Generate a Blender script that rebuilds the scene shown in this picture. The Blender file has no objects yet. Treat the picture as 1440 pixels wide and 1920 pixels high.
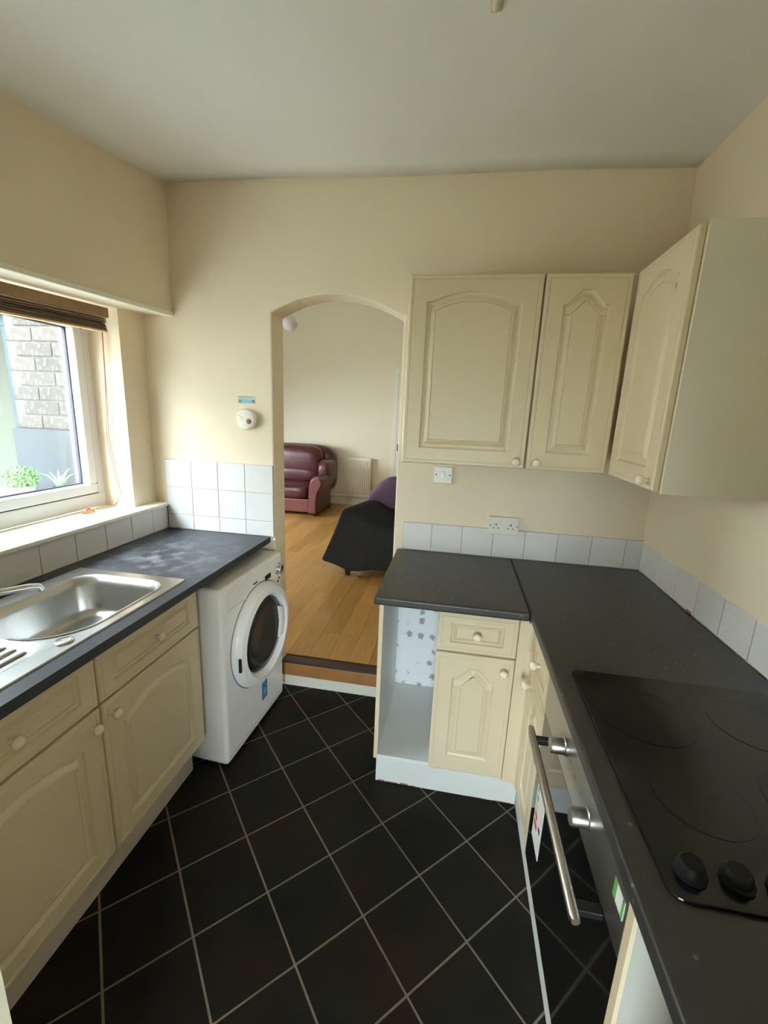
import bpy, bmesh, math, random
from mathutils import Vector, Matrix
random.seed(7)
SC = bpy.context.scene
COL = SC.collection

# ------------------------------------------------------------------ camera
F_PX = 802.76
YAW, PITCH, ROLL = -0.1609, -0.2234, 0.0419
CAM = Vector((1.2369, -2.0315, 1.5593))
_fw = Vector((math.sin(YAW)*math.cos(PITCH), math.cos(YAW)*math.cos(PITCH), math.sin(PITCH)))
_rt = Vector((math.cos(YAW), -math.sin(YAW), 0))
_up = _rt.cross(_fw)
_r2 = _rt*math.cos(ROLL) + _up*math.sin(ROLL)
_u2 = -_rt*math.sin(ROLL) + _up*math.cos(ROLL)
cd = bpy.data.cameras.new('camera')
cd.sensor_fit = 'HORIZONTAL'; cd.sensor_width = 36.0; cd.lens = F_PX*36.0/1440.0
cd.clip_start = 0.02; cd.clip_end = 200
cam = bpy.data.objects.new('camera', cd); COL.objects.link(cam)
cam.matrix_world = Matrix(((_r2.x, _u2.x, -_fw.x, CAM.x), (_r2.y, _u2.y, -_fw.y, CAM.y), (_r2.z, _u2.z, -_fw.z, CAM.z), (0, 0, 0, 1)))
SC.camera = cam

# ------------------------------------------------------------------ world: flat overcast sky
W = bpy.data.worlds.new('overcast_sky'); SC.world = W; W.use_nodes = True
bg = W.node_tree.nodes['Background']
bg.inputs[0].default_value = (0.87, 0.935, 1.0, 1); bg.inputs[1].default_value = 38.0

def portal(name, loc, size, normal):
    """a light portal in a window or door opening: guides sky sampling, gives off no light of its own"""
    l = bpy.data.lights.new(name, 'AREA'); l.shape = 'RECTANGLE'; l.size, l.size_y = size
    l.cycles.is_portal = True
    o = bpy.data.objects.new(name, l); COL.objects.link(o); o.location = loc
    o.rotation_euler = Vector(normal).to_track_quat('-Z', 'Y').to_euler()
    return o
portal('window_portal', (-0.60, -0.80, 1.52), (1.30, 0.94), (1, 0, 0))
portal('living_window_portal', (-1.765, 0.05, 1.45), (1.23, 1.10), (0, 1, 0))
portal('living_added_window_portal', (-2.46, 2.25, 1.34), (1.3, 0.88), (1, 0, 0))
portal('rear_door_portal', (1.15, -3.19, 0.78), (0.50, 1.12), (0, 1, 0))

vs = SC.view_settings
vs.view_transform = 'Standard'; vs.look = 'None'; vs.gamma = 1.0; vs.exposure = 0.22; vs.use_curve_mapping = False
SC.cycles.use_denoising = True
SC.cycles.max_bounces = 14; SC.cycles.diffuse_bounces = 8; SC.cycles.glossy_bounces = 5
SC.cycles.transparent_max_bounces = 12; SC.cycles.caustics_reflective = False; SC.cycles.caustics_refractive = False

# ------------------------------------------------------------------ materials
def lin(c):
    c = c/255.0
    return c/12.92 if c <= 0.04045 else ((c+0.055)/1.055)**2.4
def rgb(r, g, b): return (lin(r), lin(g), lin(b), 1)
MATS = {}
def M(name, col, rough=0.5, metal=0.0, var=0.05, scale=5.0, bump=0.0, bscale=60.0, spec=0.5, rand=0.0, coat=0.0):
    if name in MATS: return MATS[name]
    m = bpy.data.materials.new(name); m.use_nodes = True; MATS[name] = m
    nt = m.node_tree; N = nt.nodes; L = nt.links; b = N['Principled BSDF']
    b.inputs['Roughness'].default_value = rough; b.inputs['Metallic'].default_value = metal
    b.inputs['Specular IOR Level'].default_value = spec
    b.inputs['Coat Weight'].default_value = coat
    tc = N.new('ShaderNodeTexCoord'); nz = N.new('ShaderNodeTexNoise')
    nz.inputs['Scale'].default_value = scale; nz.inputs['Detail'].default_value = 4
    L.new(tc.outputs['Object'], nz.inputs['Vector'])
    mx = N.new('ShaderNodeMix'); mx.data_type = 'RGBA'
    lo = tuple(max(0, c*(1-var)) for c in col[:3])+(1,); hi = tuple(min(1, c*(1+var)) for c in col[:3])+(1,)
    mx.inputs[6].default_value = lo; mx.inputs[7].default_value = hi
    L.new(nz.outputs['Fac'], mx.inputs[0])
    out = mx.outputs[2]
    if rand:
        oi = N.new('ShaderNodeObjectInfo'); hs = N.new('ShaderNodeHueSaturation')
        mr = N.new('ShaderNodeMapRange'); mr.inputs[3].default_value = 1-rand; mr.inputs[4].default_value = 1+rand
        L.new(oi.outputs['Random'], mr.inputs[0]); L.new(mr.outputs[0], hs.inputs['Value'])
        L.new(out, hs.inputs['Color']); out = hs.outputs['Color']
    L.new(out, b.inputs['Base Color'])
    if bump:
        n2 = N.new('ShaderNodeTexNoise'); n2.inputs['Scale'].default_value = bscale; n2.inputs['Detail'].default_value = 5
        L.new(tc.outputs['Object'], n2.inputs['Vector'])
        bp = N.new('ShaderNodeBump'); bp.inputs['Strength'].default_value = bump; bp.inputs['Distance'].default_value = 0.01
        L.new(n2.outputs['Fac'], bp.inputs['Height']); L.new(bp.outputs['Normal'], b.inputs['Normal'])
    return m

PAINT = M('cream_wall_paint', rgb(225, 210, 185), 0.75, var=0.04, scale=2.5, bump=0.12, bscale=14)
CEIL = M('white_ceiling_paint', rgb(234, 234, 232), 0.85, var=0.03, scale=1.5, bump=0.12, bscale=9)
LPAINT = M('pale_living_wall_paint', rgb(230, 220, 196), 0.8, var=0.03, scale=2)
TRIMW = M('white_gloss_paint', rgb(235, 230, 214), 0.35, var=0.04)
WTILE = M('white_glazed_tile', rgb(218, 215, 213), 0.16, var=0.03, rand=0.03, bump=0.02, bscale=20)
GROUT = M('grey_grout', rgb(176, 168, 152), 0.9)
FGROUT = M('floor_grout', rgb(124, 112, 94), 0.9, var=0.2, scale=14)
FTILE = M('slate_floor_tile', rgb(26, 25, 22), 0.5, var=0.35, scale=7, rand=0.25, bump=0.08, bscale=30, spec=0.13)
CREAM = M('cream_vinyl_door', rgb(212, 196, 166), 0.42, var=0.02)
CARC = M('white_melamine', rgb(222, 222, 218), 0.45, var=0.02)
PLIN = M('white_plinth', rgb(226, 226, 220), 0.45, var=0.05, scale=9)
KNOBM = M('cream_ceramic_knob', rgb(232, 222, 198), 0.25, var=0.02)
WORK = M('charcoal_worktop', rgb(52, 50, 48), 0.42, var=0.25, scale=60, spec=0.5)
WORKL = M('charcoal_worktop_sky_tint', rgb(52, 54, 60), 0.42, var=0.25, scale=60, spec=0.3)  # same worktop tinted bluish: the sky's reflection put into the base colour
STEEL = M('brushed_steel', (0.50, 0.50, 0.49, 1), 0.29, 1.0, var=0.06, scale=30)
CHROME = M('chrome', (0.75, 0.75, 0.76, 1), 0.08, 1.0, var=0.02)
OVSTEEL = M('oven_steel', (0.42, 0.41, 0.385, 1), 0.33, 1.0, var=0.05, scale=30)
HANDLE = M('oven_handle_steel', (0.52, 0.47, 0.40, 1), 0.35, 1.0, var=0.04)
BGLASS = M('black_oven_glass', (0.006, 0.006, 0.006, 1), 0.05, var=0.05, spec=0.6)
HOBG = M('black_hob_glass', (0.006, 0.006, 0.006, 1), 0.16, var=0.05, spec=0.4)
HOBZ = M('hob_zone_grey', (0.007, 0.007, 0.0065, 1), 0.19, var=0.3, scale=20, spec=0.4)
BLACK = M('black_plastic', (0.01, 0.01, 0.011, 1), 0.4)
WHITEP = M('white_appliance', rgb(238, 236, 234), 0.3, var=0.015)
SHADOWP = M('pale_grey_print', rgb(178, 170, 166), 0.5)
GREYP = M('grey_plastic', rgb(120, 118, 116), 0.4)
SOCK = M('off_white_plastic', rgb(218, 212, 200), 0.35, var=0.02)
UPVC = M('white_upvc', rgb(228, 228, 230), 0.3, var=0.015)
GASK = M('dark_gasket', rgb(44, 42, 60), 0.5)
BAMB = M('bamboo_tan', rgb(122, 92, 56), 0.6, var=0.3, scale=40)
BAMD = M('bamboo_brown', rgb(84, 64, 42), 0.6, var=0.35, scale=40)
CORD = M('orange_cord', rgb(196, 128, 78), 0.8, var=0.15, scale=80)
LEATH = M('burgundy_leather', rgb(80, 34, 33), 0.33, var=0.2, scale=12, bump=0.25, bscale=35)
LEATHL = M('pale_burgundy_leather', rgb(112, 59, 56), 0.38, var=0.12, scale=10, bump=0.1, bscale=40)
THROW = M('charcoal_fleece', rgb(50, 49, 49), 0.95, var=0.2, scale=30, bump=0.3, bscale=120, spec=0.1)
PURP = M('purple_fleece', rgb(104, 84, 102), 0.95, var=0.12, scale=30, bump=0.3, bscale=120, spec=0.1)
DWOOD = M('dark_wood', rgb(46, 28, 20), 0.45, var=0.3, scale=20)
THRESH = M('threshold_wood', rgb(166, 116, 68), 0.4, var=0.3, scale=16)
RADM = M('cream_radiator', rgb(230, 224, 204), 0.35, var=0.02)
BRICK = M('weathered_brick', rgb(54, 47, 42), 0.9, var=0.35, scale=25, rand=0.25, bump=0.4, bscale=40)
MORT = M('pale_mortar', rgb(66, 62, 58), 0.95, var=0.15, scale=20)
DBASE = M('slate_blue_paint', rgb(25, 32, 39), 0.7, var=0.15, scale=6)
PATIO = M('pale_yard_bounce', rgb(222, 220, 214), 0.9, var=0.15, scale=3)  # unseen yard surfaces kept pale so they bounce daylight up to the ceiling
LEAF = M('box_leaf', rgb(94, 140, 66), 0.6, var=0.4, scale=60)
LEAF2 = M('spiky_leaf', rgb(104, 148, 92), 0.5, var=0.25, scale=30)
POT = M('white_pot', rgb(235, 235, 232), 0.4)
PAPER = M('white_paper', rgb(226, 224, 222), 0.7, var=0.02)
BLUE = M('blue_sticker', rgb(52, 128, 178), 0.5, var=0.1, scale=20)
LBLUE = M('pale_blue_print', rgb(126, 172, 186), 0.6, var=0.25, scale=60)
GREEN = M('green_print', rgb(92, 160, 84), 0.5)
RED = M('red_print', rgb(200, 70, 50), 0.5)
YELL = M('yellow_print', rgb(222, 190, 70), 0.5)
DRED = M('dark_red_print', rgb(110, 70, 74), 0.5)
CAULK = M('aged_caulk', rgb(168, 120, 78), 0.8)

def add_flecks(m, col=(0.35, 0.34, 0.32, 1), scale=26, thr=0.045, stain=None):
    """fine pale flecks of the laminate print; optional smear of dried white paint"""
    nt = m.node_tree; N = nt.nodes; L = nt.links; b = N['Principled BSDF']
    src = b.inputs['Base Color'].links[0].from_socket
    tc = N.new('ShaderNodeTexCoord'); vo = N.new('ShaderNodeTexVoronoi'); vo.inputs['Scale'].default_value = scale
    L.new(tc.outputs['Object'], vo.inputs['Vector'])
    mr = N.new('ShaderNodeMapRange'); mr.inputs[1].default_value = thr; mr.inputs[2].default_value = thr*2.2
    mr.inputs[3].default_value = 0.36; mr.inputs[4].default_value = 0.0
    L.new(vo.outputs['Distance'], mr.inputs[0])
    mx = N.new('ShaderNodeMix'); mx.data_type = 'RGBA'; mx.inputs[7].default_value = col
    L.new(mr.outputs[0], mx.inputs[0]); L.new(src, mx.inputs[6]); out = mx.outputs[2]
    if stain:
        (sx, sy, sz), rad = stain
        mp = N.new('ShaderNodeVectorMath'); mp.operation = 'DISTANCE'
        g = N.new('ShaderNodeNewGeometry'); L.new(g.outputs['Position'], mp.inputs[0]); mp.inputs[1].default_value = (sx, sy, sz)
        fall = N.new('ShaderNodeMapRange'); fall.inputs[1].default_value = 0; fall.inputs[2].default_value = rad
        fall.inputs[3].default_value = 1; fall.inputs[4].default_value = 0
        L.new(mp.outputs['Value'], fall.inputs[0])
        nz = N.new('ShaderNodeTexNoise'); nz.inputs['Scale'].default_value = 17; nz.inputs['Detail'].default_value = 6
        L.new(tc.outputs['Object'], nz.inputs['Vector'])
        th = N.new('ShaderNodeMapRange'); th.inputs[1].default_value = 0.47; th.inputs[2].default_value = 0.75; th.inputs[4].default_value = 0.5
        L.new(nz.outputs['Fac'], th.inputs[0])
        mu = N.new('ShaderNodeMath'); mu.operation = 'MULTIPLY'
        L.new(th.outputs[0], mu.inputs[0]); L.new(fall.outputs[0], mu.inputs[1])
        m2 = N.new('ShaderNodeMix'); m2.data_type = 'RGBA'; m2.inputs[7].default_value = (0.45, 0.45, 0.46, 1)
        L.new(mu.outputs[0], m2.inputs[0]); L.new(out, m2.inputs[6]); out = m2.outputs[2]
    L.new(out, b.inputs['Base Color'])
add_flecks(BRICK, (0.12, 0.115, 0.105, 1), 30, 0.16); add_flecks(WORK, (0.42, 0.41, 0.38, 1), 30, 0.06); add_flecks(WORKL, stain=((0.02, -0.42, 0.915), 0.36))

def slate():
    nt = FTILE.node_tree; N = nt.nodes; L = nt.links; b = N['Principled BSDF']
    src = b.inputs['Base Color'].links[0].from_socket
    g = N.new('ShaderNodeNewGeometry'); nz = N.new('ShaderNodeTexNoise'); nz.inputs['Scale'].default_value = 3.2; nz.inputs['Detail'].default_value = 3
    L.new(g.outputs['Position'], nz.inputs['Vector'])
    mr = N.new('ShaderNodeMapRange'); mr.inputs[1].default_value = 0.45; mr.inputs[2].default_value = 0.68; L.new(nz.outputs['Fac'], mr.inputs[0])
    mx = N.new('ShaderNodeMix'); mx.data_type = 'RGBA'; mx.inputs[7].default_value = rgb(37, 29, 20); L.new(mr.outputs[0], mx.inputs[0]); L.new(src, mx.inputs[6])
    L.new(mx.outputs[2], b.inputs['Base Color'])
slate()
def floral():
    m = M('floral_back_panel', rgb(226, 226, 224), 0.5, var=0.01)
    nt = m.node_tree; N = nt.nodes; L = nt.links; b = N['Principled BSDF']
    tc = N.new('ShaderNodeTexCoord'); mp = N.new('ShaderNodeMapping'); mp.inputs['Scale'].default_value = (16, 0.01, 14)
    nz = N.new('ShaderNodeTexNoise'); nz.inputs['Scale'].default_value = 120
    L.new(tc.outputs['Object'], mp.inputs[0]); L.new(tc.outputs['Object'], nz.inputs['Vector'])
    vo = N.new('ShaderNodeTexVoronoi'); vo.inputs['Scale'].default_value = 1; vo.inputs['Randomness'].default_value = 0.4
    L.new(mp.outputs[0], vo.inputs['Vector'])
    ad = N.new('ShaderNodeMath'); ad.operation = 'MULTIPLY_ADD'; ad.inputs[1].default_value = 0.5
    L.new(nz.outputs['Fac'], ad.inputs[0]); L.new(vo.outputs['Distance'], ad.inputs[2])
    mr = N.new('ShaderNodeMapRange'); mr.inputs[1].default_value = 0.45; mr.inputs[2].default_value = 0.51
    L.new(ad.outputs[0], mr.inputs[0])
    mx = N.new('ShaderNodeMix'); mx.data_type = 'RGBA'; mx.inputs[6].default_value = rgb(160, 156, 150); mx.inputs[7].default_value = rgb(228, 228, 228)
    L.new(mr.outputs[0], mx.inputs[0]); L.new(mx.outputs[2], b.inputs['Base Color'])
    return m
FLORAL = floral()

def plankmat():
    m = bpy.data.materials.new('oak_laminate'); m.use_nodes = True
    nt = m.node_tree; N = nt.nodes; L = nt.links; b = N['Principled BSDF']; b.inputs['Roughness'].default_value = 0.3
    tc = N.new('ShaderNodeTexCoord'); mp = N.new('ShaderNodeMapping'); mp.inputs['Scale'].default_value = (26, 1.6, 1)
    nz = N.new('ShaderNodeTexNoise'); nz.inputs['Scale'].default_value = 3; nz.inputs['Detail'].default_value = 5
    oi = N.new('ShaderNodeObjectInfo'); L.new(oi.outputs['Random'], mp.inputs['Rotation'])
    cb = N.new('ShaderNodeCombineXYZ'); ml = N.new('ShaderNodeMath'); ml.operation = 'MULTIPLY'; ml.inputs[1].default_value = 40
    L.new(oi.outputs['Random'], ml.inputs[0]); L.new(ml.outputs[0], cb.inputs[0]); L.new(ml.outputs[0], cb.inputs[1])
    nt.links.remove(mp.inputs['Rotation'].links[0]); L.new(cb.outputs[0], mp.inputs['Location'])
    L.new(tc.outputs['Object'], mp.inputs[0]); L.new(mp.outputs[0], nz.inputs['Vector'])
    mx = N.new('ShaderNodeMix'); mx.data_type = 'RGBA'; mx.inputs[6].default_value = rgb(140, 95, 44); mx.inputs[7].default_value = rgb(196, 149, 82)
    L.new(nz.outputs['Fac'], mx.inputs[0])
    hs = N.new('ShaderNodeHueSaturation'); mr = N.new('ShaderNodeMapRange'); mr.inputs[3].default_value = 0.82; mr.inputs[4].default_value = 1.12
    L.new(oi.outputs['Random'], mr.inputs[0]); L.new(mr.outputs[0], hs.inputs['Value']); L.new(mx.outputs[2], hs.inputs['Color'])
    L.new(hs.outputs['Color'], b.inputs['Base Color'])
    return m
PLANK = plankmat()

def glassmat(name, tint, refl=0.06):
    m = bpy.data.materials.new(name); m.use_nodes = True
    nt = m.node_tree; N = nt.nodes; L = nt.links; N.remove(N['Principled BSDF'])
    tr = N.new('ShaderNodeBsdfTransparent'); tr.inputs[0].default_value = tint
    gl = N.new('ShaderNodeBsdfGlossy'); gl.inputs['Roughness'].default_value = 0.02
    mx = N.new('ShaderNodeMixShader'); mx.inputs[0].default_value = refl; L.new(tr.outputs[0], mx.inputs[1]); L.new(gl.outputs[0], mx.inputs[2])
    tl = N.new('ShaderNodeBsdfTranslucent'); tl.inputs[0].default_value = (0.85, 0.92, 0.95, 1)
    m2 = N.new('ShaderNodeMixShader'); m2.inputs[0].default_value = 0.007
    L.new(mx.outputs[0], m2.inputs[1]); L.new(tl.outputs[0], m2.inputs[2]); L.new(m2.outputs[0], N['Material Output'].inputs[0])
    return m
PANE = glassmat('window_glass', (0.90, 0.95, 0.96, 1))
PANE2 = glassmat('yard_window_glass', (0.90, 0.95, 0.96, 1), 0.014)
PORT = M('washer_door_glass', rgb(44, 46, 49), 0.16, var=0.4, scale=8, spec=0.2)
DRUM = M('drum_dark', rgb(40, 42, 44), 0.4, 0.6, var=0.3, scale=18)

# ------------------------------------------------------------------ geometry helpers
class MB:
    def __init__(s): s.v = []; s.f = []; s.m = []
    def add(s, v, f, mi=0):
        o = len(s.v); s.v += [tuple(p) for p in v]; s.f += [tuple(i+o for i in q) for q in f]; s.m += [mi]*len(f); return s
    def box(s, x0, x1, y0, y1, z0, z1, mi=0):
        if x0 > x1: x0, x1 = x1, x0
        if y0 > y1: y0, y1 = y1, y0
        if z0 > z1: z0, z1 = z1, z0
        return s.add([(x0,y0,z0),(x1,y0,z0),(x1,y1,z0),(x0,y1,z0),(x0,y0,z1),(x1,y0,z1),(x1,y1,z1),(x0,y1,z1)],
                     [(3,2,1,0),(4,5,6,7),(0,1,5,4),(1,2,6,5),(2,3,7,6),(3,0,4,7)], mi)
    def hexa(s, p, mi=0):
        return s.add(p, [(3,2,1,0),(4,5,6,7),(0,1,5,4),(1,2,6,5),(2,3,7,6),(3,0,4,7)], mi)
    def prism(s, pts, a, b, axis='y', mi=0):
        """polygon pts extruded along an axis; pts are (x,z) for y, (x,y) for z, (y,z) for x"""
        def P(p, t): return (p[0], t, p[1]) if axis == 'y' else ((p[0], p[1], t) if axis == 'z' else (t, p[0], p[1]))
        n = len(pts); v = [P(p, a) for p in pts]+[P(p, b) for p in pts]
        f = [tuple(range(n)), tuple(range(2*n-1, n-1, -1))]+[(i, i+n, (i+1) % n+n, (i+1) % n) for i in range(n)]
        return s.add(v, f, mi)
    def lathe(s, prof, c, ax=(0,0,1), n=20, mi=0):
        """prof: list of (radius, height) revolved about ax through c"""
        ax = Vector(ax).normalized(); t = Vector((1,0,0)) if abs(ax.x) < 0.9 else Vector((0,1,0))
        u = ax.cross(t).normalized(); w = ax.cross(u); c = Vector(c); v = []; f = []
        for r, h in prof:
            for k in range(n):
                a = 2*math.pi*k/n; v.append(c+ax*h+(u*math.cos(a)+w*math.sin(a))*max(r, 1e-5))
        for i in range(len(prof)-1):
            for k in range(n):
                f.append((i*n+k, i*n+(k+1) % n, (i+1)*n+(k+1) % n, (i+1)*n+k))
        f.append(tuple(range(n-1, -1, -1))); f.append(tuple(range((len(prof)-1)*n, len(prof)*n)))
        return s.add(v, f, mi)
    def tube(s, path, r, n=8, mi=0):
        path = [Vector(p) for p in path]; rs = r if isinstance(r, (list, tuple)) else [r]*len(path); v = []; f = []
        up = Vector((0,0,1))
        for i, p in enumerate(path):
            d = (path[min(i+1, len(path)-1)]-path[max(i-1, 0)]).normalized()
            q = up if abs(d.dot(up)) < 0.95 else Vector((1,0,0))
            u = d.cross(q).normalized(); w = d.cross(u)
            for k in range(n):
                a = 2*math.pi*k/n; v.append(p+(u*math.cos(a)+w*math.sin(a))*rs[i])
        for i in range(len(path)-1):
            for k in range(n): f.append((i*n+k, i*n+(k+1) % n, (i+1)*n+(k+1) % n, (i+1)*n+k))
        f.append(tuple(range(n-1, -1, -1))); f.append(tuple(range((len(path)-1)*n, len(path)*n)))
        return s.add(v, f, mi)
    def puff(s, c, sz, e=0.45, n=28, m=16, mi=0, wob=0.0):
        """rounded cushion (superellipsoid)"""
        sg = lambda t, q: math.copysign(abs(t)**q, t); v = []; f = []
        for i in range(m+1):
            la = -math.pi/2+math.pi*i/m
            for k in range(n):
                lo = 2*math.pi*k/n
                x = sg(math.cos(la), e)*sg(math.cos(lo), e); y = sg(math.cos(la), e)*sg(math.sin(lo), e); z = sg(math.sin(la), e)
                w = 1+wob*math.sin(5*lo+3*la)
                v.append((c[0]+sz[0]*x*w, c[1]+sz[1]*y*w, c[2]+sz[2]*z*w))
        for i in range(m):
            for k in range(n): f.append((i*n+k, i*n+(k+1) % n, (i+1)*n+(k+1) % n, (i+1)*n+k))
        return s.add(v, f, mi)
    def build(s, name, mat, parent=None, smooth=False, bevel=0.0, seg=2, local=False, recalc=True):
        me = bpy.data.meshes.new(name); mats = mat if isinstance(mat, (list, tuple)) else [mat]
        if local: c = Vector((0,0,0))
        else:
            lo = Vector([min(p[i] for p in s.v) for i in range(3)]); hi = Vector([max(p[i] for p in s.v) for i in range(3)]); c = (lo+hi)/2
        me.from_pydata([tuple(Vector(p)-c) for p in s.v], [], s.f)
        for m in mats: me.materials.append(m)
        for p, i in zip(me.polygons, s.m): p.material_index = i
        if recalc:
            bm = bmesh.new(); bm.from_mesh(me); bmesh.ops.recalc_face_normals(bm, faces=bm.faces); bm.to_mesh(me); bm.free()
        if smooth:
            for p in me.polygons: p.use_smooth = True
        me.update()
        return link(name, me, c, parent, bevel, seg, local)
def link(name, me, c, parent=None, bevel=0.0, seg=2, local=False):
    o = bpy.data.objects.new(name, me); COL.objects.link(o); o.location = c
    if parent is not None:
        o.parent = parent
        if not local:
            o.matrix_parent_inverse = world_of(parent).inverted()
    if bevel:
        b = o.modifiers.new('soft_edges', 'BEVEL'); b.width = bevel; b.segments = seg; b.limit_method = 'ANGLE'; b.angle_limit = math.radians(40)
    return o
def world_of(o):
    m = Matrix.LocRotScale(o.location, o.rotation_euler, o.scale)
    if o.parent is not None: m = world_of(o.parent) @ o.matrix_parent_inverse @ m
    return m
def sm(o, ang=40):
    """smooth shading with sharp edges kept"""
    me = o.data
    for p in me.polygons: p.use_smooth = True
    try: me.set_sharp_from_angle(angle=math.radians(ang))
    except Exception: pass
    return o
def thing(name, label, cat, loc=(0,0,0), rz=0, group=None):
    o = bpy.data.objects.new(name, None); COL.objects.link(o); o.location = loc; o.rotation_euler = (0,0,rz); o.empty_display_size = 0.05
    return tag(o, label, cat, group)
def tag(o, label, cat, group=None):
    o['label'] = label; o['category'] = cat
    if group: o['group'] = group
    return o
def struct(o, label=None, cat=None):
    o['kind'] = 'structure'
    if label: o['label'] = label
    if cat: o['category'] = cat
    return o

# ------------------------------------------------------------------ the kitchen shell
XL, XR, WT = -0.269, 2.104, 0.915        # tiled left wall face, right wall face at worktop, worktop height
FZ = 0.155                               # living room floor level
arch = [(0.335,2.004),(0.40,2.034),(0.469,2.060),(0.53,2.073),(0.596,2.080),(0.65,2.080),(0.70,2.076),(0.76,2.066),(0.819,2.048),(0.89,2.020),(0.960,1.985)]
outer = [(-0.62,-0.1),(-0.62,3.4),(3.0,3.4),(3.0,-0.1),(0.962,-0.1)]+arch[::-1]+[(0.335,-0.1)]
wall_back = struct(MB().prism(outer, 0.0, 0.14, 'y').build('wall_back', PAINT, bevel=0.007, seg=3), 'cream plastered wall with a low arched opening to the living room', 'wall')

# left wall: low wall under the sill, pier by the corner, near pier, bulkhead over the window
def zb(y): return 1.990+0.045*y
wl = MB()
wl.box(-0.62, -0.281, -1.9, 0.0, -0.1, 1.035)
wl.box(-0.62, -0.336, -0.165, 0.0, 1.035, 2.05)
wl.box(-0.62, -0.336, -1.9, -1.46, 1.035, 2.05)
wl.hexa([(-0.62,-1.9,zb(-1.9)),(-0.175,-1.9,zb(-1.9)),(-0.175,0,zb(0)),(-0.62,0,zb(0)),(-0.62,-1.9,2.8),(-0.165,-1.9,2.8),(-0.165,0,2.8),(-0.62,0,2.8)])
wall_left = struct(wl.build('wall_left', PAINT), 'cream wall with the window recess and a deep bulkhead above it', 'wall')
wr = MB().hexa([(2.135,-1.9,-0.1),(2.5,-1.9,-0.1),(2.5,0,-0.1),(2.135,0,-0.1),(2.041,-1.9,2.8),(2.5,-1.9,2.8),(2.5,0,2.8),(2.041,0,2.8)])
wall_right = struct(wr.build('wall_right', PAINT), 'cream plastered wall beside the hob', 'wall')
wf = MB(); wf.box(-0.62, 0.695, -1.80, -1.70, -0.1, 2.8); wf.box(1.552, 2.4, -1.80, -1.70, -0.1, 2.8); wf.box(0.695, 1.552, -1.80, -1.70, 2.08, 2.8)
wall_front = struct(wf.build('wall_front', TRIMW), 'cream wall and door lining around the kitchen doorway', 'wall')
# ceiling: old, slightly sagging plaster
cl = MB(); nx, ny = 16, 14
for j in range(ny+1):
    for i in range(nx+1):
        x = -0.3+2.6*i/nx; y = 0.02-1.9*j/ny; t = (x+0.165)/2.215
        zf = 2.553+(2.519-2.553)*t; zn = 2.553-0.15*(-y)*(1-t) + (2.519-2.553)*t - 0.022*(-y)*t
        cl.v.append((x, y, zn+0.004*math.sin(5*x+3*y)))
for j in range(ny):
    for i in range(nx): cl.f.append((j*(nx+1)+i, j*(nx+1)+i+1, (j+1)*(nx+1)+i+1, (j+1)*(nx+1)+i)); cl.m.append(0)
ceiling = sm(cl.build('ceiling', CEIL, recalc=False)); sd = ceiling.modifiers.new('thickness', 'SOLIDIFY'); sd.thickness = 0.05; sd.offset = -1
struct(ceiling, 'white plaster ceiling of the kitchen', 'ceiling')

# floor: grout bed with separate slate tiles laid diagonally
floor = struct(MB().box(-0.5, 2.3, -3.3, 0.075, -0.08, -0.0015).build('floor', FGROUT), 'dark slate-effect tiled kitchen floor laid on the diagonal', 'floor')
GA, GS, GX, GY = 0.7691, 0.2301, 0.246, -0.8261
ex = Vector((math.cos(GA), math.sin(GA))); ey = Vector((math.sin(GA), -math.cos(GA)))
def clip(poly, a, b, c):     # keep a*x+b*y<=c
    out = []
    for i in range(len(poly)):
        p, q = poly[i], poly[(i+1) % len(poly)]; dp = a*p[0]+b*p[1]-c; dq = a*q[0]+b*q[1]-c
        if dp <= 0: out.append(p)
        if (dp < 0) != (dq < 0) and dp != dq:
            t = dp/(dp-dq); out.append((p[0]+t*(q[0]-p[0]), p[1]+t*(q[1]-p[1])))
    return out
for p in range(-7, 12):
    for q in range(-8, 12):
        c = Vector((GX, GY))+GS*((p+0.5)*ex+(q+0.5)*ey)
        if not (-0.15 < c.x < 1.85 and -2.1 < c.y < 0.25): continue
        if c.y > -0.33 and c.x > 1.12: continue
        if c.x < 0.02 and c.y > -0.3: continue
        g = 0.0034; poly = [tuple(Vector((GX, GY))+GS*((p+a)*ex+(q+b)*ey)) for a, b in ((0,0),(1,0),(1,1),(0,1))]
        poly = [tuple(c+(Vector(w)-c)*(1-2*g/GS)) for w in poly]
        for h in ((0,1,0.072),(-1,0,0.15),(1,0,1.9)): poly = clip(poly, *h) if poly else poly
        if len(poly) < 3: continue
        MB().prism(poly, -0.0016, 0.0, 'z').build('tile', FTILE, floor)

# ------------------------------------------------------------------ glazed wall tiles (each a piece of its wall)
G = 0.0015
def wall_tile(parent, x0, x1, y0, y1, z0, z1): MB().box(x0, x1, y0, y1, z0, z1).build('tile', WTILE, parent, bevel=0.0012, seg=1)
MB().box(-0.2685, 0.333, -0.0075, 0.0, WT, 1.286).build('grout_bed', GROUT, wall_back)
for z0, z1 in ((WT, 0.995), (0.995, 1.142), (1.142, 1.287)):
    for x0, x1 in ((-0.268,-0.118), (-0.118,0.031), (0.031,0.181), (0.181,0.333)):
        wall_tile(wall_back, x0+G, x1-G, -0.0095, -0.0005, z0+G, z1-G)
MB().box(1.0065, 2.098, -0.0075, 0.0, WT, 1.053).build('grout_bed', GROUT, wall_back)
xs = [1.007,1.147,1.293,1.439,1.585,1.731,1.879,2.026,2.099]
for a, b in zip(xs, xs[1:]): wall_tile(wall_back, a+G, b-G, -0.0095, -0.0005, WT+G, 1.054-G)
MB().box(-0.281, -0.2725, -1.695, 0.0, WT, 1.035).build('grout_bed', GROUT, wall_left)
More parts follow.
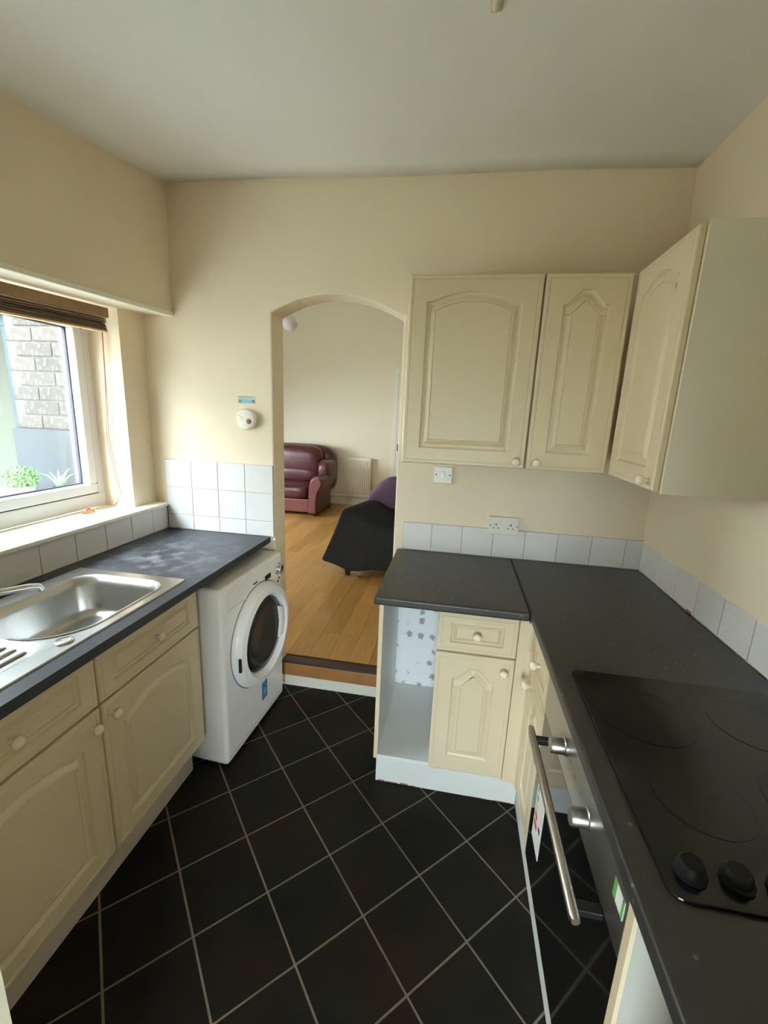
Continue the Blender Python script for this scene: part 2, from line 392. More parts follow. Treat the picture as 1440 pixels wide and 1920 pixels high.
ys = [-0.0105, -0.127, -0.274, -0.430, -0.585, -0.741, -0.895, -1.049, -1.203, -1.357, -1.511, -1.665]
for a, b in zip(ys, ys[1:]): wall_tile(wall_left, -0.280, XL, b+G, a-G, WT+G, 1.036)
MB().box(2.099, 2.108, -1.695, 0.0, WT, 1.044).build('grout_bed', GROUT, wall_right)
ys = [-0.0105, -0.040, -0.187, -0.334, -0.481, -0.626, -0.773, -0.920, -1.067, -1.214, -1.361, -1.508, -1.655]
for a, b in zip(ys, ys[1:]): wall_tile(wall_right, 2.0955, 2.1045, b+G, a-G, WT+G, 1.045)

# window sill and the bead under the bulkhead
sill = MB().prism([(-0.50,-1.46),(-0.259,-1.46),(-0.259,-0.010),(-0.335,-0.010),(-0.335,-0.166),(-0.50,-0.166)], 1.036, 1.055, 'z').build('trim_1', TRIMW, bevel=0.004)
struct(sill, 'white painted window sill above the sink tiles', 'window sill')
bead = MB()
for k in range(1):
    bead.hexa([(-0.215,-1.69,zb(-1.69)-0.008),(-0.168,-1.69,zb(-1.69)-0.008),(-0.168,-0.001,zb(0)-0.008),(-0.215,-0.001,zb(0)-0.008),
               (-0.215,-1.69,zb(-1.69)+0.006),(-0.168,-1.69,zb(-1.69)+0.012),(-0.168,-0.001,zb(0)+0.012),(-0.215,-0.001,zb(0)+0.006)])
struct(bead.build('trim_2', TRIMW, bevel=0.003), 'white bead along the lower edge of the bulkhead', 'trim')

# step up into the living room
riser = MB().box(0.337, 0.960, 0.070, 0.085, 0.0, 0.068); struct(riser.build('trim_3', TRIMW), 'white step riser below the threshold', 'step riser')
th = MB(); th.box(0.337, 0.960, 0.062, 0.090, 0.068, 0.146)
struct(th.build('trim_4', THRESH, bevel=0.004), 'orange-brown wooden threshold board on the step', 'threshold')
struct(MB().box(0.337, 0.960, 0.059, 0.125, 0.1465, 0.157).build('trim_5', DWOOD, bevel=0.004), 'dark brown nosing strip along the threshold', 'threshold')

# ------------------------------------------------------------------ routed cabinet fronts
def front(name, O, U, N, w, h, style, parent, mat=None):
    """a routed front: O lower-left corner of the face, U across, N outward; style wide / narrow / drawer"""
    O, U, N = Vector(O), Vector(U).normalized(), Vector(N).normalized(); V = Vector((0,0,1)); T = 0.018
    bm = bmesh.new()
    def vert(u, v, d): return bm.verts.new(O+U*u+V*v+N*d)
    def rect(i, d): return [vert(a, b, d) for a, b in ((i,i),(w-i,i),(w-i,h-i),(i,h-i))]
    def bridge(A, B):
        n = len(A)
        for k in range(n): bm.faces.new((A[k], A[(k+1) % n], B[(k+1) % n], B[k]))
    rs = [rect(*a) for a in ((0,-T),(0,-0.005),(0.0015,-0.002),(0.005,0),(0.0135,0),(0.0148,-0.0016),(0.0172,-0.0016),(0.0185,0))]
    bm.faces.new(rs[0][::-1])
    for A, B in zip(rs, rs[1:]): bridge(A, B)
    # outline of the raised panel
    if style == 'drawer': mx, mb, mt, H = min(0.055, w*0.17), h*0.24, h*0.24, 0
    elif style == 'wide': mx, mb, mt, H = 0.066, 0.062, 0.092, 0.036
    else: mx, mb, mt, H = 0.066 if w > 0.27 else w*0.24, 0.066, 0.100, 0.048
    x0, x1, y0, y1 = mx, w-mx, mb, h-mt
    pts = [(x0,y0),(x1,y0)]
    if H == 0: pts += [(x1,y1),(x0,y1)]
    else:
        K = 22; cx = (x0+x1)/2; hw = (x1-x0)/2
        pts.append((x1, y1))
        for k in range(K+1):
            u = 1-2*k/K; a = abs(u)
            if style == 'wide': hh = 0 if a > 0.86 else H*(1-(a/0.86)**2)**0.9
            else: hh = 0 if a > 0.82 else (H if a < 0.22 else H*(0.82-a)/0.60)
            if k in (0, K): continue
            pts.append((cx+u*hw, y1+hh))
        pts.append((x0, y1))
    def off(P, d):
        n = len(P); out = []
        for i in range(n):
            p0, p1, p2 = Vector(P[i-1]), Vector(P[i]), Vector(P[(i+1) % n])
            a = (p1-p0).normalized(); b = (p2-p1).normalized()
            na = Vector((-a.y, a.x)); nb = Vector((-b.y, b.x)); m = (na+nb)
            m = m/max(0.35, m.length_squared/2) if m.length > 1e-6 else na
            q = p1+m*d; out.append((q.x, q.y))
        return out
    ks = 0.55 if style == 'drawer' else 1.0
    ls = [[vert(p[0], p[1], d) for p in off(pts, i*ks)] for i, d in ((0,0),(0.003,-0.006),(0.009,-0.009),(0.015,-0.0085),(0.029,-0.001),(0.0325,-0.0005),(0.034,-0.0028),(0.0365,-0.0005))]
    for A, B in zip(ls, ls[1:]): bridge(A, B)
    bm.faces.new(ls[-1])
    ed = []
    for L_ in (rs[-1], ls[0]):
        n = len(L_)
        for k in range(n):
            e = bm.edges.get((L_[k], L_[(k+1) % n])); ed.append(e)
    bmesh.ops.triangle_fill(bm, use_beauty=True, use_dissolve=False, edges=ed)
    bmesh.ops.recalc_face_normals(bm, faces=bm.faces)
    me = bpy.data.meshes.new(name); bm.to_mesh(me); bm.free(); me.materials.append(mat or CREAM)
    c = O+U*w/2+V*h/2; me.transform(Matrix.Translation(-c))
    return link(name, me, c, parent)
def knob(p, N, parent, r=0.0155):
    k = MB().lathe([(0.007,0.0),(0.0065,0.008),(0.009,0.013),(r*0.93,0.018),(r,0.024),(r*0.8,0.030),(r*0.35,0.0335)], p, N, 18).build('knob', KNOBM, parent)
    return sm(k, 60)
def plate(name, *b, mat=None, parent=None, bevel=0.001): return MB().box(*b).build(name, mat or CARC, parent, bevel=bevel, seg=1)

# ------------------------------------------------------------------ left run: two base units, plinth, worktop, sink, tap
def base_left(y1, y0, label, kn_drawer, kn_door):
    t = thing('base_cabinet', label, 'cabinet', (0.02, (y0+y1)/2, 0.165), group='cream base cabinets under the sink')
    b = MB(); b.box(-0.26, 0.250, y0, y0+0.016, 0.166, 0.74); b.box(-0.26, 0.250, y1-0.016, y1, 0.166, 0.74)
    b.box(-0.26, 0.250, y0+0.016, y1-0.016, 0.166, 0.182); b.box(-0.26, -0.254, y0+0.016, y1-0.016, 0.182, 0.74); b.box(0.232, 0.250, y0, y1, 0.685, 0.880)
    b.build('body', CREAM, t)
    d = front('drawer', (0.270, y0+0.002, 0.702), (0,1,0), (1,0,0), y1-y0-0.004, 0.174, 'drawer', t); knob((0.270, kn_drawer, 0.787), (1,0,0), d)
    d = front('door', (0.270, y0+0.002, 0.170), (0,1,0), (1,0,0), y1-y0-0.004, 0.524, 'wide', t); knob((0.270, kn_door, 0.648), (1,0,0), d)
base_left(-0.597, -1.087, 'cream sink base cabinet with drawer and arched door beside the washing machine', -0.842, -1.052)
base_left(-1.090, -1.580, 'cream base cabinet under the draining board, half out of the frame at the edge', -1.335, -1.125)
tag(MB().box(0.184, 0.200, -1.695, -0.597, 0.001, 0.165).build('plinth', M('greyish_cream_plinth', rgb(198, 184, 168), 0.5, var=0.04)), 'long cream plinth under the sink cabinets', 'plinth')
tag(MB().box(0.230, 0.268, -1.690, -1.583, 0.001, 0.878).build('filler_panel', CREAM), 'cream filler strip between the sink cabinets and the doorway', 'panel')
SX0, SX1, SY0, SY1 = -0.200, 0.262, -1.585, -0.645      # sink outline
wk = MB(); wk.box(XL+0.001, 0.315, SY1-0.012, -0.010, 0.885, WT); wk.box(XL+0.001, 0.315, -1.698, SY0+0.012, 0.885, WT)
wk.box(XL+0.001, SX0+0.012, SY0+0.012, SY1-0.012, 0.885, WT); wk.box(SX1-0.012, 0.315, SY0+0.012, SY1-0.012, 0.885, WT)
tag(wk.build('worktop', WORKL), 'charcoal laminate worktop with pale smears beside the steel sink', 'worktop')

def rrect(x0, x1, y0, y1, r, n=8):
    rr = r if isinstance(r, (list, tuple)) else [r]*4; out = []
    for (cx, cy, a0, q) in ((x1-rr[0], y1-rr[0], 0, rr[0]), (x0+rr[1], y1-rr[1], 90, rr[1]), (x0+rr[2], y0+rr[2], 180, rr[2]), (x1-rr[3], y0+rr[3], 270, rr[3])):
        for k in range(n+1):
            a = math.radians(a0+90*k/n); out.append((cx+q*math.cos(a), cy+q*math.sin(a)))
    return out
sink = thing('sink', 'stainless steel inset sink with bowl and ribbed drainer under the window', 'sink', (0.03, -1.1, WT))
bm = bmesh.new(); Z0 = WT+0.0045
def loopv(P, z): return [bm.verts.new((p[0], p[1], z)) for p in P]
def br(A, B):
    n = len(A)
    for k in range(n): bm.faces.new((A[k], A[(k+1) % n], B[(k+1) % n], B[k]))
o0 = loopv(rrect(SX0, SX1, SY0, SY1, 0.012, 4), WT+0.0006); o1 = loopv(rrect(SX0+0.002, SX1-0.002, SY0+0.002, SY1-0.002, 0.011, 4), Z0)
br(o0, o1)
B = (-0.120, 0.215, -1.140, -0.705)
def bowl(i, z, r): return loopv(rrect(B[0]+i, B[1]-i, B[2]+i, B[3]-i, [max(0.02, q-i*0.5) for q in r]), z)
R4 = (0.075, 0.075, 0.085, 0.150)
bl = [bowl(-0.020, Z0, (0.09,0.09,0.10,0.165)), bowl(-0.016, Z0+0.003, R4), bowl(-0.010, Z0+0.003, R4), bowl(-0.005, Z0-0.001, R4), bowl(0, Z0-0.006, R4), bowl(0.008, Z0-0.03, R4), bowl(0.020, Z0-0.115, R4), bowl(0.028, Z0-0.132, R4), bowl(0.045, Z0-0.142, R4), bowl(0.09, Z0-0.146, R4)]
for A, C_ in zip(bl, bl[1:]): br(A, C_)
bm.faces.new(bl[-1])
D = (-0.155, 0.205, -1.555, -1.1625)
dr = [loopv(rrect(D[0]+i, D[1]-i, D[2]+i, D[3]-i, 0.06-i*0.5), z) for i, z in ((0, Z0), (0.004, Z0-0.001), (0.012, Z0-0.006), (0.016, Z0-0.0065))]
for A, C_ in zip(dr, dr[1:]): br(A, C_)
bm.faces.new(dr[-1])
ed = []
for L_ in (o1, bl[0], dr[0]):
    n = len(L_); ed += [bm.edges.get((L_[k], L_[(k+1) % n])) for k in range(n)]
bmesh.ops.triangle_fill(bm, use_beauty=True, use_dissolve=False, edges=ed); bmesh.ops.recalc_face_normals(bm, faces=bm.faces)
me = bpy.data.meshes.new('basin'); bm.to_mesh(me); bm.free(); me.materials.append(STEEL)
basin = sm(link('basin', me, (0,0,0), sink), 35)
for k in range(9):
    x = -0.115+0.035*k; ye = -1.177-0.003*abs(k-4)
    sm(MB().tube([(x,-1.535,Z0-0.007),(x,-1.525,Z0-0.0045),(x,ye-0.012,Z0-0.0045),(x,ye,Z0-0.007)], 0.0048, 8).build('drainer_rib', STEEL, sink), 60)
sm(MB().lathe([(0.034,0),(0.034,0.0022),(0.028,0.0026),(0.026,0.001),(0.002,0.0012)], (0.048,-0.92,Z0-0.1445), (0,0,1), 28).build('waste', CHROME, sink), 50)
sm(MB().lathe([(0.022,0),(0.0225,0.003),(0.019,0.0045),(0.004,0.005)], (0.222,-1.128,Z0+0.0003), (0,0,1), 28).build('tap_hole_cover', CHROME, sink), 50)
tap = thing('mixer_tap', 'chrome swivel spout mixer tap over the sink bowl', 'tap', (-0.172, -1.215, Z0))
sm(MB().lathe([(0.026,0),(0.026,0.006),(0.019,0.012),(0.017,0.045),(0.020,0.05),(0.018,0.062)], (-0.172,-1.215,Z0+0.0003), (0,0,1), 24).build('base', CHROME, tap), 50)
sm(MB().tube([(-0.172,-1.215,Z0+0.055),(-0.166,-1.205,Z0+0.069),(-0.150,-1.165,Z0+0.075),(-0.126,-1.10,Z0+0.072),(-0.098,-1.02,Z0+0.064),(-0.079,-0.955,Z0+0.056),(-0.073,-0.930,Z0+0.048),(-0.071,-0.923,Z0+0.034)],
     [0.012,0.012,0.0115,0.011,0.0105,0.0105,0.011,0.011], 14).build('spout', CHROME, tap), 60)
for s in (-1, 1):
    sm(MB().lathe([(0.013,0),(0.016,0.01),(0.016,0.03),(0.006,0.034)], (-0.172+0.01*s,-1.215+0.055*s,Z0+0.03), (0,s,0.35), 16).build('tap_handle', CHROME, tap), 50)

# ------------------------------------------------------------------ washing machine (turned a little on its feet)
WW, WD, WH = 0.548, 0.44, 0.846
wm = thing('washing_machine', 'white front-loading washing machine pushed under the worktop end', 'washing machine', (0.3665, -0.2945, 0), math.radians(-3.0))
# local frame: +x is the front, y across (far side positive)
def wl_(mb, name, mat, par=wm, bevel=0.0, smooth=0, seg=3):
    o = mb.build(name, mat, par, bevel=bevel, seg=seg, local=True)
    return sm(o, smooth) if smooth else o
body = MB(); body.box(-WD, 0, -WW/2, WW/2, 0.018, WH); wl_(body, 'body', WHITEP, bevel=0.018, seg=4)
for sx in (-0.38, -0.05):
    for sy in (-0.22, 0.22): wl_(MB().lathe([(0.02,0),(0.02,0.022)], (sx, sy, 0.0005), (0,0,1), 12), 'foot', BLACK)
wl_(MB().box(-0.001, 0.0015, -WW/2+0.02, WW/2-0.02, 0.05, 0.0515), 'panel_seam', SHADOWP)
DC = (0.0, 0.030, 0.510)
door = wl_(MB().lathe([(0.248,-0.004),(0.250,0.006),(0.246,0.024),(0.230,0.042),(0.202,0.048),(0.188,0.036),(0.180,0.012)], DC, (1,0,0), 64), 'door', WHITEP, smooth=35)
gl = wl_(MB().lathe([(0.183,0.014),(0.174,0.026),(0.14,0.030),(0.09,0.022),(0.04,0.016),(0.001,0.014)], DC, (1,0,0), 48), 'door_glass', PORT, par=door, smooth=50)
wl_(MB().box(0.032, 0.044, DC[1]-0.246, DC[1]-0.238, DC[2]-0.06, DC[2]+0.005), 'door_catch', BLACK, par=door, bevel=0.002)
wl_(MB().prism([(0.150,0.425),(0.196,0.430),(0.206,0.500),(0.196,0.575),(0.150,0.600),(0.165,0.51)], 0.030, 0.044, 'x'), 'door_handle', WHITEP, par=door, bevel=0.004)
wl_(MB().lathe([(0.254,0),(0.254,0.0012),(0.249,0.0012),(0.249,0)], DC, (1,0,0), 64), 'door_gap', GREYP)
wl_(MB().box(0, 0.004, -0.245, -0.085, 0.735, 0.815), 'detergent_drawer', WHITEP, bevel=0.003)
wl_(MB().box(0.0, 0.0045, -0.225, -0.105, 0.74, 0.742), 'drawer_grip', SHADOWP)
wl_(MB().box(0, 0.003, 0.090, 0.146, 0.752, 0.776), 'display', M('display_dark', rgb(46, 30, 34), 0.2), bevel=0.001)
kb = wl_(MB().lathe([(0.030,0),(0.030,0.004),(0.025,0.006),(0.023,0.022),(0.019,0.025),(0.002,0.025)], (0,0.222,0.768), (1,0,0), 28), 'programme_dial', CHROME, smooth=45)
for q, z in enumerate((0.700, 0.715)): wl_(MB().lathe([(0.007,0),(0.007,0.003),(0.002,0.003)], (0,0.222+0.014*q,z), (1,0,0), 12), 'button', GREYP)
for y0, y1, z0, z1, m in ((-0.02,0.02,0.772,0.780,DRED),(0.02,0.05,0.722,0.728,GREYP),(-0.03,0.005,0.735,0.739,SHADOWP)): wl_(MB().box(0, 0.0012, y0, y1, z0, z1), 'printed_mark', m)
st = wl_(MB().box(0, 0.0012, 0.035, 0.088, 0.128, 0.225), 'sticker', BLUE); wl_(MB().box(0.0012, 0.0018, 0.048, 0.076, 0.150, 0.185), 'sticker_print', LBLUE, par=st)

# ------------------------------------------------------------------ far return: open carcass, drawer unit, corner post, plinth
oc = thing('open_base_cabinet', 'open base cabinet without a door, floral paper on its back, beside the arch', 'cabinet', (1.1, -0.3, 0.18))
plate('side_panel', 0.995, 1.011, -0.552, -0.012, 0.180, 0.874, parent=oc)
plate('bottom_panel', 1.011, 1.2215, -0.551, -0.012, 0.180, 0.196, parent=oc)
plate('back_panel', 1.011, 1.2215, -0.050, -0.044, 0.196, 0.874, mat=FLORAL, parent=oc)
plate('edging', 0.995, 1.011, -0.5535, -0.552, 0.180, 0.874, mat=CREAM, parent=oc, bevel=0)
du = thing('base_cabinet', 'narrow cream base cabinet with one drawer beside the open carcass', 'cabinet', (1.365, -0.3, 0.18))
b = MB(); b.box(1.2225, 1.2385, -0.552, -0.012, 0.181, 0.874); b.box(1.489, 1.505, -0.552, -0.012, 0.181, 0.874); b.box(1.2385, 1.489, -0.552, -0.012, 0.181, 0.197)
b.box(1.2385, 1.489, -0.03, -0.012, 0.197, 0.874); b.box(1.2385, 1.489, -0.552, -0.534, 0.69, 0.72); b.build('body', CARC, du)
d = front('drawer', (1.2195, -0.570, 0.713), (1,0,0), (0,-1,0), 0.286, 0.158, 'drawer', du); knob((1.362,-0.570,0.792), (0,-1,0), d)
d = front('door', (1.2195, -0.570, 0.194), (1,0,0), (0,-1,0), 0.286, 0.512, 'narrow', du); knob((1.468,-0.570,0.658), (0,-1,0), d)
post = MB(); post.prism([(1.5075,-0.552),(1.5075,-0.566),(1.543,-0.566),(1.552,-0.570),(1.556,-0.578),(1.556,-0.600),(1.572,-0.600),(1.572,-0.552)], 0.181, 0.872, 'z')
tag(post.build('corner_post', CREAM), 'cream corner post where the two base runs meet', 'post')
far_plinth = tag(MB().box(0.997, 1.587, -0.482, -0.466, 0.001, 0.179).build('plinth', PLIN), 'white plinth with a scuffed lower edge under the open carcass', 'plinth')
tag(MB().box(1.588, 1.604, -1.460, -0.484, 0.001, 0.179).build('plinth', PLIN), 'white plinth running under the built-in oven', 'plinth')
for x, w, h_ in ((1.008,0.03,0.006),(1.045,0.05,0.004),(1.105,0.035,0.007),(1.15,0.02,0.003),(1.40,0.05,0.002),(1.50,0.07,0.003)):
    MB().box(x, x+w, -0.4828, -0.482, 0.001, 0.001+h_).build('scuff', M('bare_chipboard', rgb(150, 104, 92), 0.9, var=0.3, scale=60), far_plinth)
# right run: drawer unit
ru = thing('base_cabinet', 'cream base cabinet with drawer and door between corner post and oven', 'cabinet', (1.8, -0.72, 0.18))
b = MB(); b.box(1.574, 2.08, -0.618, -0.602, 0.181, 0.874); b.box(1.574, 2.08, -0.846, -0.830, 0.181, 0.874); b.box(1.574, 2.08, -0.830, -0.618, 0.181, 0.197)
b.box(2.06, 2.08, -0.830, -0.618, 0.197, 0.874); b.box(1.574, 1.59, -0.830, -0.618, 0.68, 0.72); b.build('body', CARC, ru)
d = front('drawer', (1.556, -0.602, 0.706), (0,-1,0), (-1,0,0), 0.243, 0.164, 'drawer', ru); knob((1.556,-0.722,0.788), (-1,0,0), d)
d = front('door', (1.556, -0.602, 0.194), (0,-1,0), (-1,0,0), 0.243, 0.505, 'narrow', ru); knob((1.556,-0.634,0.655), (-1,0,0), d)

# built-in oven
ov = thing('oven', 'built-in steel and black glass electric oven under the hob', 'oven', (1.8, -1.155, 0.19))
MB().box(1.577, 2.06, -1.452, -0.856, 0.190, 0.872).build('body', BLACK, ov)
pn = MB().box(1.553, 1.576, -1.457, -0.851, 0.722, 0.872).build('control_panel', OVSTEEL, ov, bevel=0.002)
od = MB().box(1.555, 1.576, -1.457, -0.851, 0.196, 0.718).build('door', BGLASS, ov, bevel=0.0015)
h = MB().tube([(1.506,-0.915,0.707),(1.505,-0.953,0.707),(1.505,-1.398,0.707),(1.506,-1.405,0.707)], [0.008,0.0105,0.0105,0.008], 14).build('handle', HANDLE, od); sm(h, 50)
for y in (-0.963, -1.380): MB().box(1.507, 1.5555, y-0.010, y+0.010, 0.700, 0.715).build('handle_bracket', BLACK, od, bevel=0.002)
for y in (-1.075, -1.270):
    sm(MB().lathe([(0.021,0),(0.021,0.004),(0.0185,0.006),(0.0185,0.034),(0.0165,0.037),(0.001,0.037)], (1.5535,y,0.790), (-1,0,0), 28).build('dial', CHROME if False else OVSTEEL, ov), 45)
for y in (-1.12, -1.165, -1.21): MB().box(1.5525, 1.5535, y-0.004, y+0.004, 0.788, 0.792).build('printed_mark', GREYP, ov)
el = MB(); el.box(1.5538, 1.5548, -0.985, -0.895, 0.325, 0.530, 0)
for k, mi in enumerate((1, 1, 2, 3, 3)): el.box(1.5533, 1.5539, -0.915-0.006*k, -0.905, 0.490-0.028*k, 0.508-0.028*k, mi)
el.box(1.5533, 1.5539, -0.972, -0.955, 0.40, 0.415, 4)
el.build('energy_label', [PAPER, GREEN, YELL, RED, BLACK], od)
gs = MB(); gs.box(1.5522, 1.5531, -1.450, -1.408, 0.790, 0.826, 0); gs.box(1.5518, 1.5523, -1.420, -1.408, 0.790, 0.826, 1); gs.box(1.5518, 1.5523, -1.450, -1.443, 0.790, 0.826, 1)
gs.build('green_sticker', [PAPER, GREEN], pn)
ep = thing('end_panel', 'pale grey end panel with cream edge standing beside the oven', 'panel', (1.8, -1.47, 0))
MB().box(1.560, 2.09, -1.478, -1.461, 0.001, 0.874).build('board', M('grey_melamine', rgb(172, 170, 160), 0.5, var=0.03), ep); MB().box(1.553, 1.560, -1.479, -1.460, 0.001, 0.874).build('edging', CREAM, ep)

# worktops of the far return and the hob side
fwt = MB(); fwt.box(0.982, 1.5305, -0.609, -0.010, 0.883, WT); tag(fwt.build('worktop', WORK, bevel=0.008, seg=3), 'short charcoal worktop over the drawer unit and open carcass', 'worktop')
rwt = MB(); rwt.box(1.5335, 2.0945, -1.698, -0.010, 0.883, WT); tag(rwt.build('worktop', WORK, bevel=0.006, seg=3), 'long charcoal worktop carrying the hob along the wall', 'worktop')
tag(MB().box(1.5305, 1.5335, -0.611, -0.010, 0.879, WT+0.0012).build('joint_strip', BLACK), 'thin black joint strip between the two charcoal worktops', 'strip')
tag(MB().box(2.088, 2.0948, -0.470, -0.445, WT+0.0005, WT+0.010).build('sealant_lump', CAULK, bevel=0.002), 'small brown lump of sealant at the back of the worktop', 'sealant')

# hob
hob = thing('hob', 'black glass electric hob set into the charcoal worktop', 'hob', (1.81, -1.22, WT))
MB().prism(rrect(1.578, 2.050, -1.505, -0.938, 0.022, 6), WT+0.0004, WT+0.0065, 'z').build('glass_top', HOBG, hob, bevel=0.0025)
for x, y, r in ((1.70,-1.09,0.105),(1.93,-1.08,0.085),(1.71,-1.315,0.080),(1.93,-1.305,0.105)):
    sm(MB().lathe([(r,0),(r,0.0006),(r-0.003,0.0006),(r-0.0031,0.0003),(0.001,0.0003)], (x,y,WT+0.0066), (0,0,1), 40).build('cooking_zone', HOBZ, hob), 40)
for x in (1.622, 1.684, 1.746, 1.808):
    sm(MB().lathe([(0.022,0),(0.022,0.004),(0.019,0.006),(0.017,0.018),(0.015,0.020),(0.001,0.020)], (x,-1.462,WT+0.0066), (0,0,1), 24).build('control_knob', M('matt_black_knob', (0.006, 0.006, 0.007, 1), 0.55, spec=0.2), hob), 45)

# ------------------------------------------------------------------ wall cabinets
ZC0, ZC1 = 1.376, 2.064
def wallcab(x0, x1, label, style, kx):
    t = thing('wall_cabinet', label, 'cabinet', ((x0+x1)/2, -0.15, ZC0))
    MB().box(x0, x1, -0.301, -0.001, ZC0+0.001, ZC1-0.001).build('body', CREAM, t)
    d = front('door', (x0+0.001, -0.320, ZC0), (1,0,0), (0,-1,0), x1-x0-0.002, ZC1-ZC0, style, t); knob((kx,-0.320,ZC0+0.026), (0,-1,0), d)
wallcab(1.020, 1.4965, 'wide cream wall cabinet with arched door nearest the archway', 'wide', 1.462)
wallcab(1.5005, 1.789, 'narrow cream wall cabinet with pointed-arch door in the middle', 'narrow', 1.536)
t = thing('wall_cabinet', 'cream wall cabinet with bare grey side panel over the hob worktop', 'cabinet', (1.93, -0.5, ZC0))
MB().box(1.818, 2.062, -0.712, -0.302, ZC0-0.004, ZC1-0.001).build('body', CREAM, t)
MB().hexa([(1.8165,-0.716,ZC0-0.005),(2.0875,-0.716,ZC0-0.005),(2.0875,-0.7122,ZC0-0.005),(1.8165,-0.7122,ZC0-0.005),(1.8165,-0.716,ZC1+0.003),(2.0645,-0.716,ZC1+0.003),(2.0645,-0.7122,ZC1+0.003),(1.8165,-0.7122,ZC1+0.003)]).build('side_panel', M('aged_melamine', rgb(218, 214, 200), 0.45, var=0.03), t)
d = front('door', (1.798, -0.324, ZC0), (0,-1,0), (-1,0,0), 0.376, ZC1-ZC0, 'wide', t); knob((1.798,-0.666,ZC0+0.026), (-1,0,0), d)

# ------------------------------------------------------------------ small things on the far wall
def wallplate(name, label, cat, x0, x1, z0, z1, dep=0.011):
    t = thing(name, label, cat, ((x0+x1)/2, 0, z0)); MB().box(x0, x1, -dep, -0.0003, z0, z1).build('faceplate', SOCK, t, bevel=0.002); return t
t = wallplate('light_switch', 'square white wall switch just below the wide wall cabinet', 'switch', 1.140, 1.225, 1.256, 1.332)
MB().box(1.173, 1.190, -0.016, -0.011, 1.279, 1.311).build('rocker', TRIMW, t, bevel=0.002)
for x in (1.151, 1.214): MB().lathe([(0.0035,0),(0.0035,0.0012),(0.001,0.0012)], (x,-0.011,1.295), (0,-1,0), 10).build('screw', DWOOD, t)
t = wallplate('double_socket', 'double plug socket on the tiles above the worktop', 'socket', 1.412, 1.549, 1.033, 1.115, 0.020)
for x in (1.416, 1.545): MB().lathe([(0.003,0),(0.003,0.0012),(0.001,0.0012)], (x+(0.004 if x < 1.5 else -0.004),-0.020,1.074), (0,-1,0), 10).build('screw', DWOOD, t)
for cx in (1.446, 1.513):
    MB().box(cx-0.0025, cx+0.0025, -0.0206, -0.0198, 1.074, 1.084).build('socket_hole', BLACK, t)
    for s in (-1, 1): MB().box(cx-0.011*s-0.0035, cx-0.011*s+0.0035, -0.0206, -0.0198, 1.060, 1.064).build('socket_hole', BLACK, t)
    MB().box(cx+0.012, cx+0.024, -0.023, -0.0198, 1.085, 1.104).build('rocker', SOCK, t, bevel=0.0015)
t = thing('smoke_alarm', 'round white alarm fixed to the wall above the tiles', 'alarm', (0.205, 0, 1.509))
AC = (0.205, -0.0003, 1.509)
sm(MB().lathe([(0.048,0),(0.050,0.006),(0.050,0.026),(0.046,0.034),(0.034,0.038),(0.001,0.039)], AC, (0,-1,0), 36).build('case', TRIMW, t), 45)
sm(MB().lathe([(0.0125,0),(0.0125,0.003),(0.010,0.004),(0.001,0.004)], (0.226,-0.037,1.500), (0,-1,0), 18).build('test_button', DRED, t), 45)
for x, z, w in ((0.190,1.520,0.020),(0.190,1.512,0.022),(0.190,1.504,0.016),(0.185,1.535,0.010)): MB().box(x-w/2, x+w/2, -0.0398, -0.0388, z, z+0.003).build('printed_mark', SHADOWP, t)
for x in (0.172, 0.180): MB().box(x, x+0.003, -0.0385, -0.037, 1.525, 1.531).build('vent', GREYP, t)
nt_ = MB(); nt_.box(0.153, 0.245, -0.0015, -0.0003, 1.585, 1.619, 0); nt_.box(0.157, 0.241, -0.0021, -0.0015, 1.588, 1.604, 1); nt_.box(0.154, 0.236, -0.0021, -0.0015, 1.616, 1.619, 2)
nt_.box(0.228, 0.240, -0.0026, -0.002, 1.592, 1.602, 3); nt_.box(0.160, 0.172, -0.0026, -0.002, 1.590, 1.600, 2)
tag(nt_.build('safety_notice', [M('pale_notice', rgb(170, 190, 190), 0.6, var=0.15, scale=60), LBLUE, GREYP, DRED]), 'small pale blue printed notice above the round alarm', 'notice')
tag(sm(MB().tube([(0.337,-0.020,0.900),(0.342,-0.021,0.905),(0.343,-0.018,0.912)], [0.005,0.007,0.003], 8).build('sealant_lump', TRIMW), 60), 'little white blob of sealant at the worktop corner by the arch', 'sealant')

# ceiling batten light, only its end in the frame
t = thing('ceiling_light', 'slim cream batten light on the ceiling at the top of the picture', 'light', (1.25, -1.0, 2.46))
MB().box(1.2345, 1.2635, -1.45, -0.800, 2.466, 2.492).build('housing', M('aged_cream_plastic', rgb(196, 188, 160), 0.5), t, bevel=0.005)
sm(MB().tube([(1.249,-1.44,2.456),(1.249,-0.83,2.456)], 0.010, 14).build('tube', M('opal_tube', rgb(205, 200, 186), 0.35), t), 50)

# ------------------------------------------------------------------ window, blind, cords
win = bpy.data.objects.new('window_1', None); COL.objects.link(win); win.location = (-0.53, -0.8, 1.055)
struct(win, 'white plastic framed window over the sink', 'window')
WY0, WY1, WZ0, WZ1 = -1.455, -0.150, 1.055, 1.965
def frame4(y0, y1, z0, z1, w, x0, x1):
    m = MB(); m.box(x0, x1, y0, y1, z0, z0+w); m.box(x0, x1, y0, y1, z1-w, z1); m.box(x0, x1, y0, y0+w, z0+w, z1-w); m.box(x0, x1, y1-w, y1, z0+w, z1-w); return m
fr = MB(); fr.box(-0.58,-0.500,WY0,WY1,WZ0,WZ0+0.068); fr.box(-0.58,-0.500,WY0,WY1,WZ1-0.03,WZ1); fr.box(-0.58,-0.500,WY0,WY0+0.055,WZ0+0.068,WZ1-0.03); fr.box(-0.58,-0.500,WY1-0.055,WY1,WZ0+0.068,WZ1-0.03)
fr.build('frame', UPVC, win, bevel=0.003)
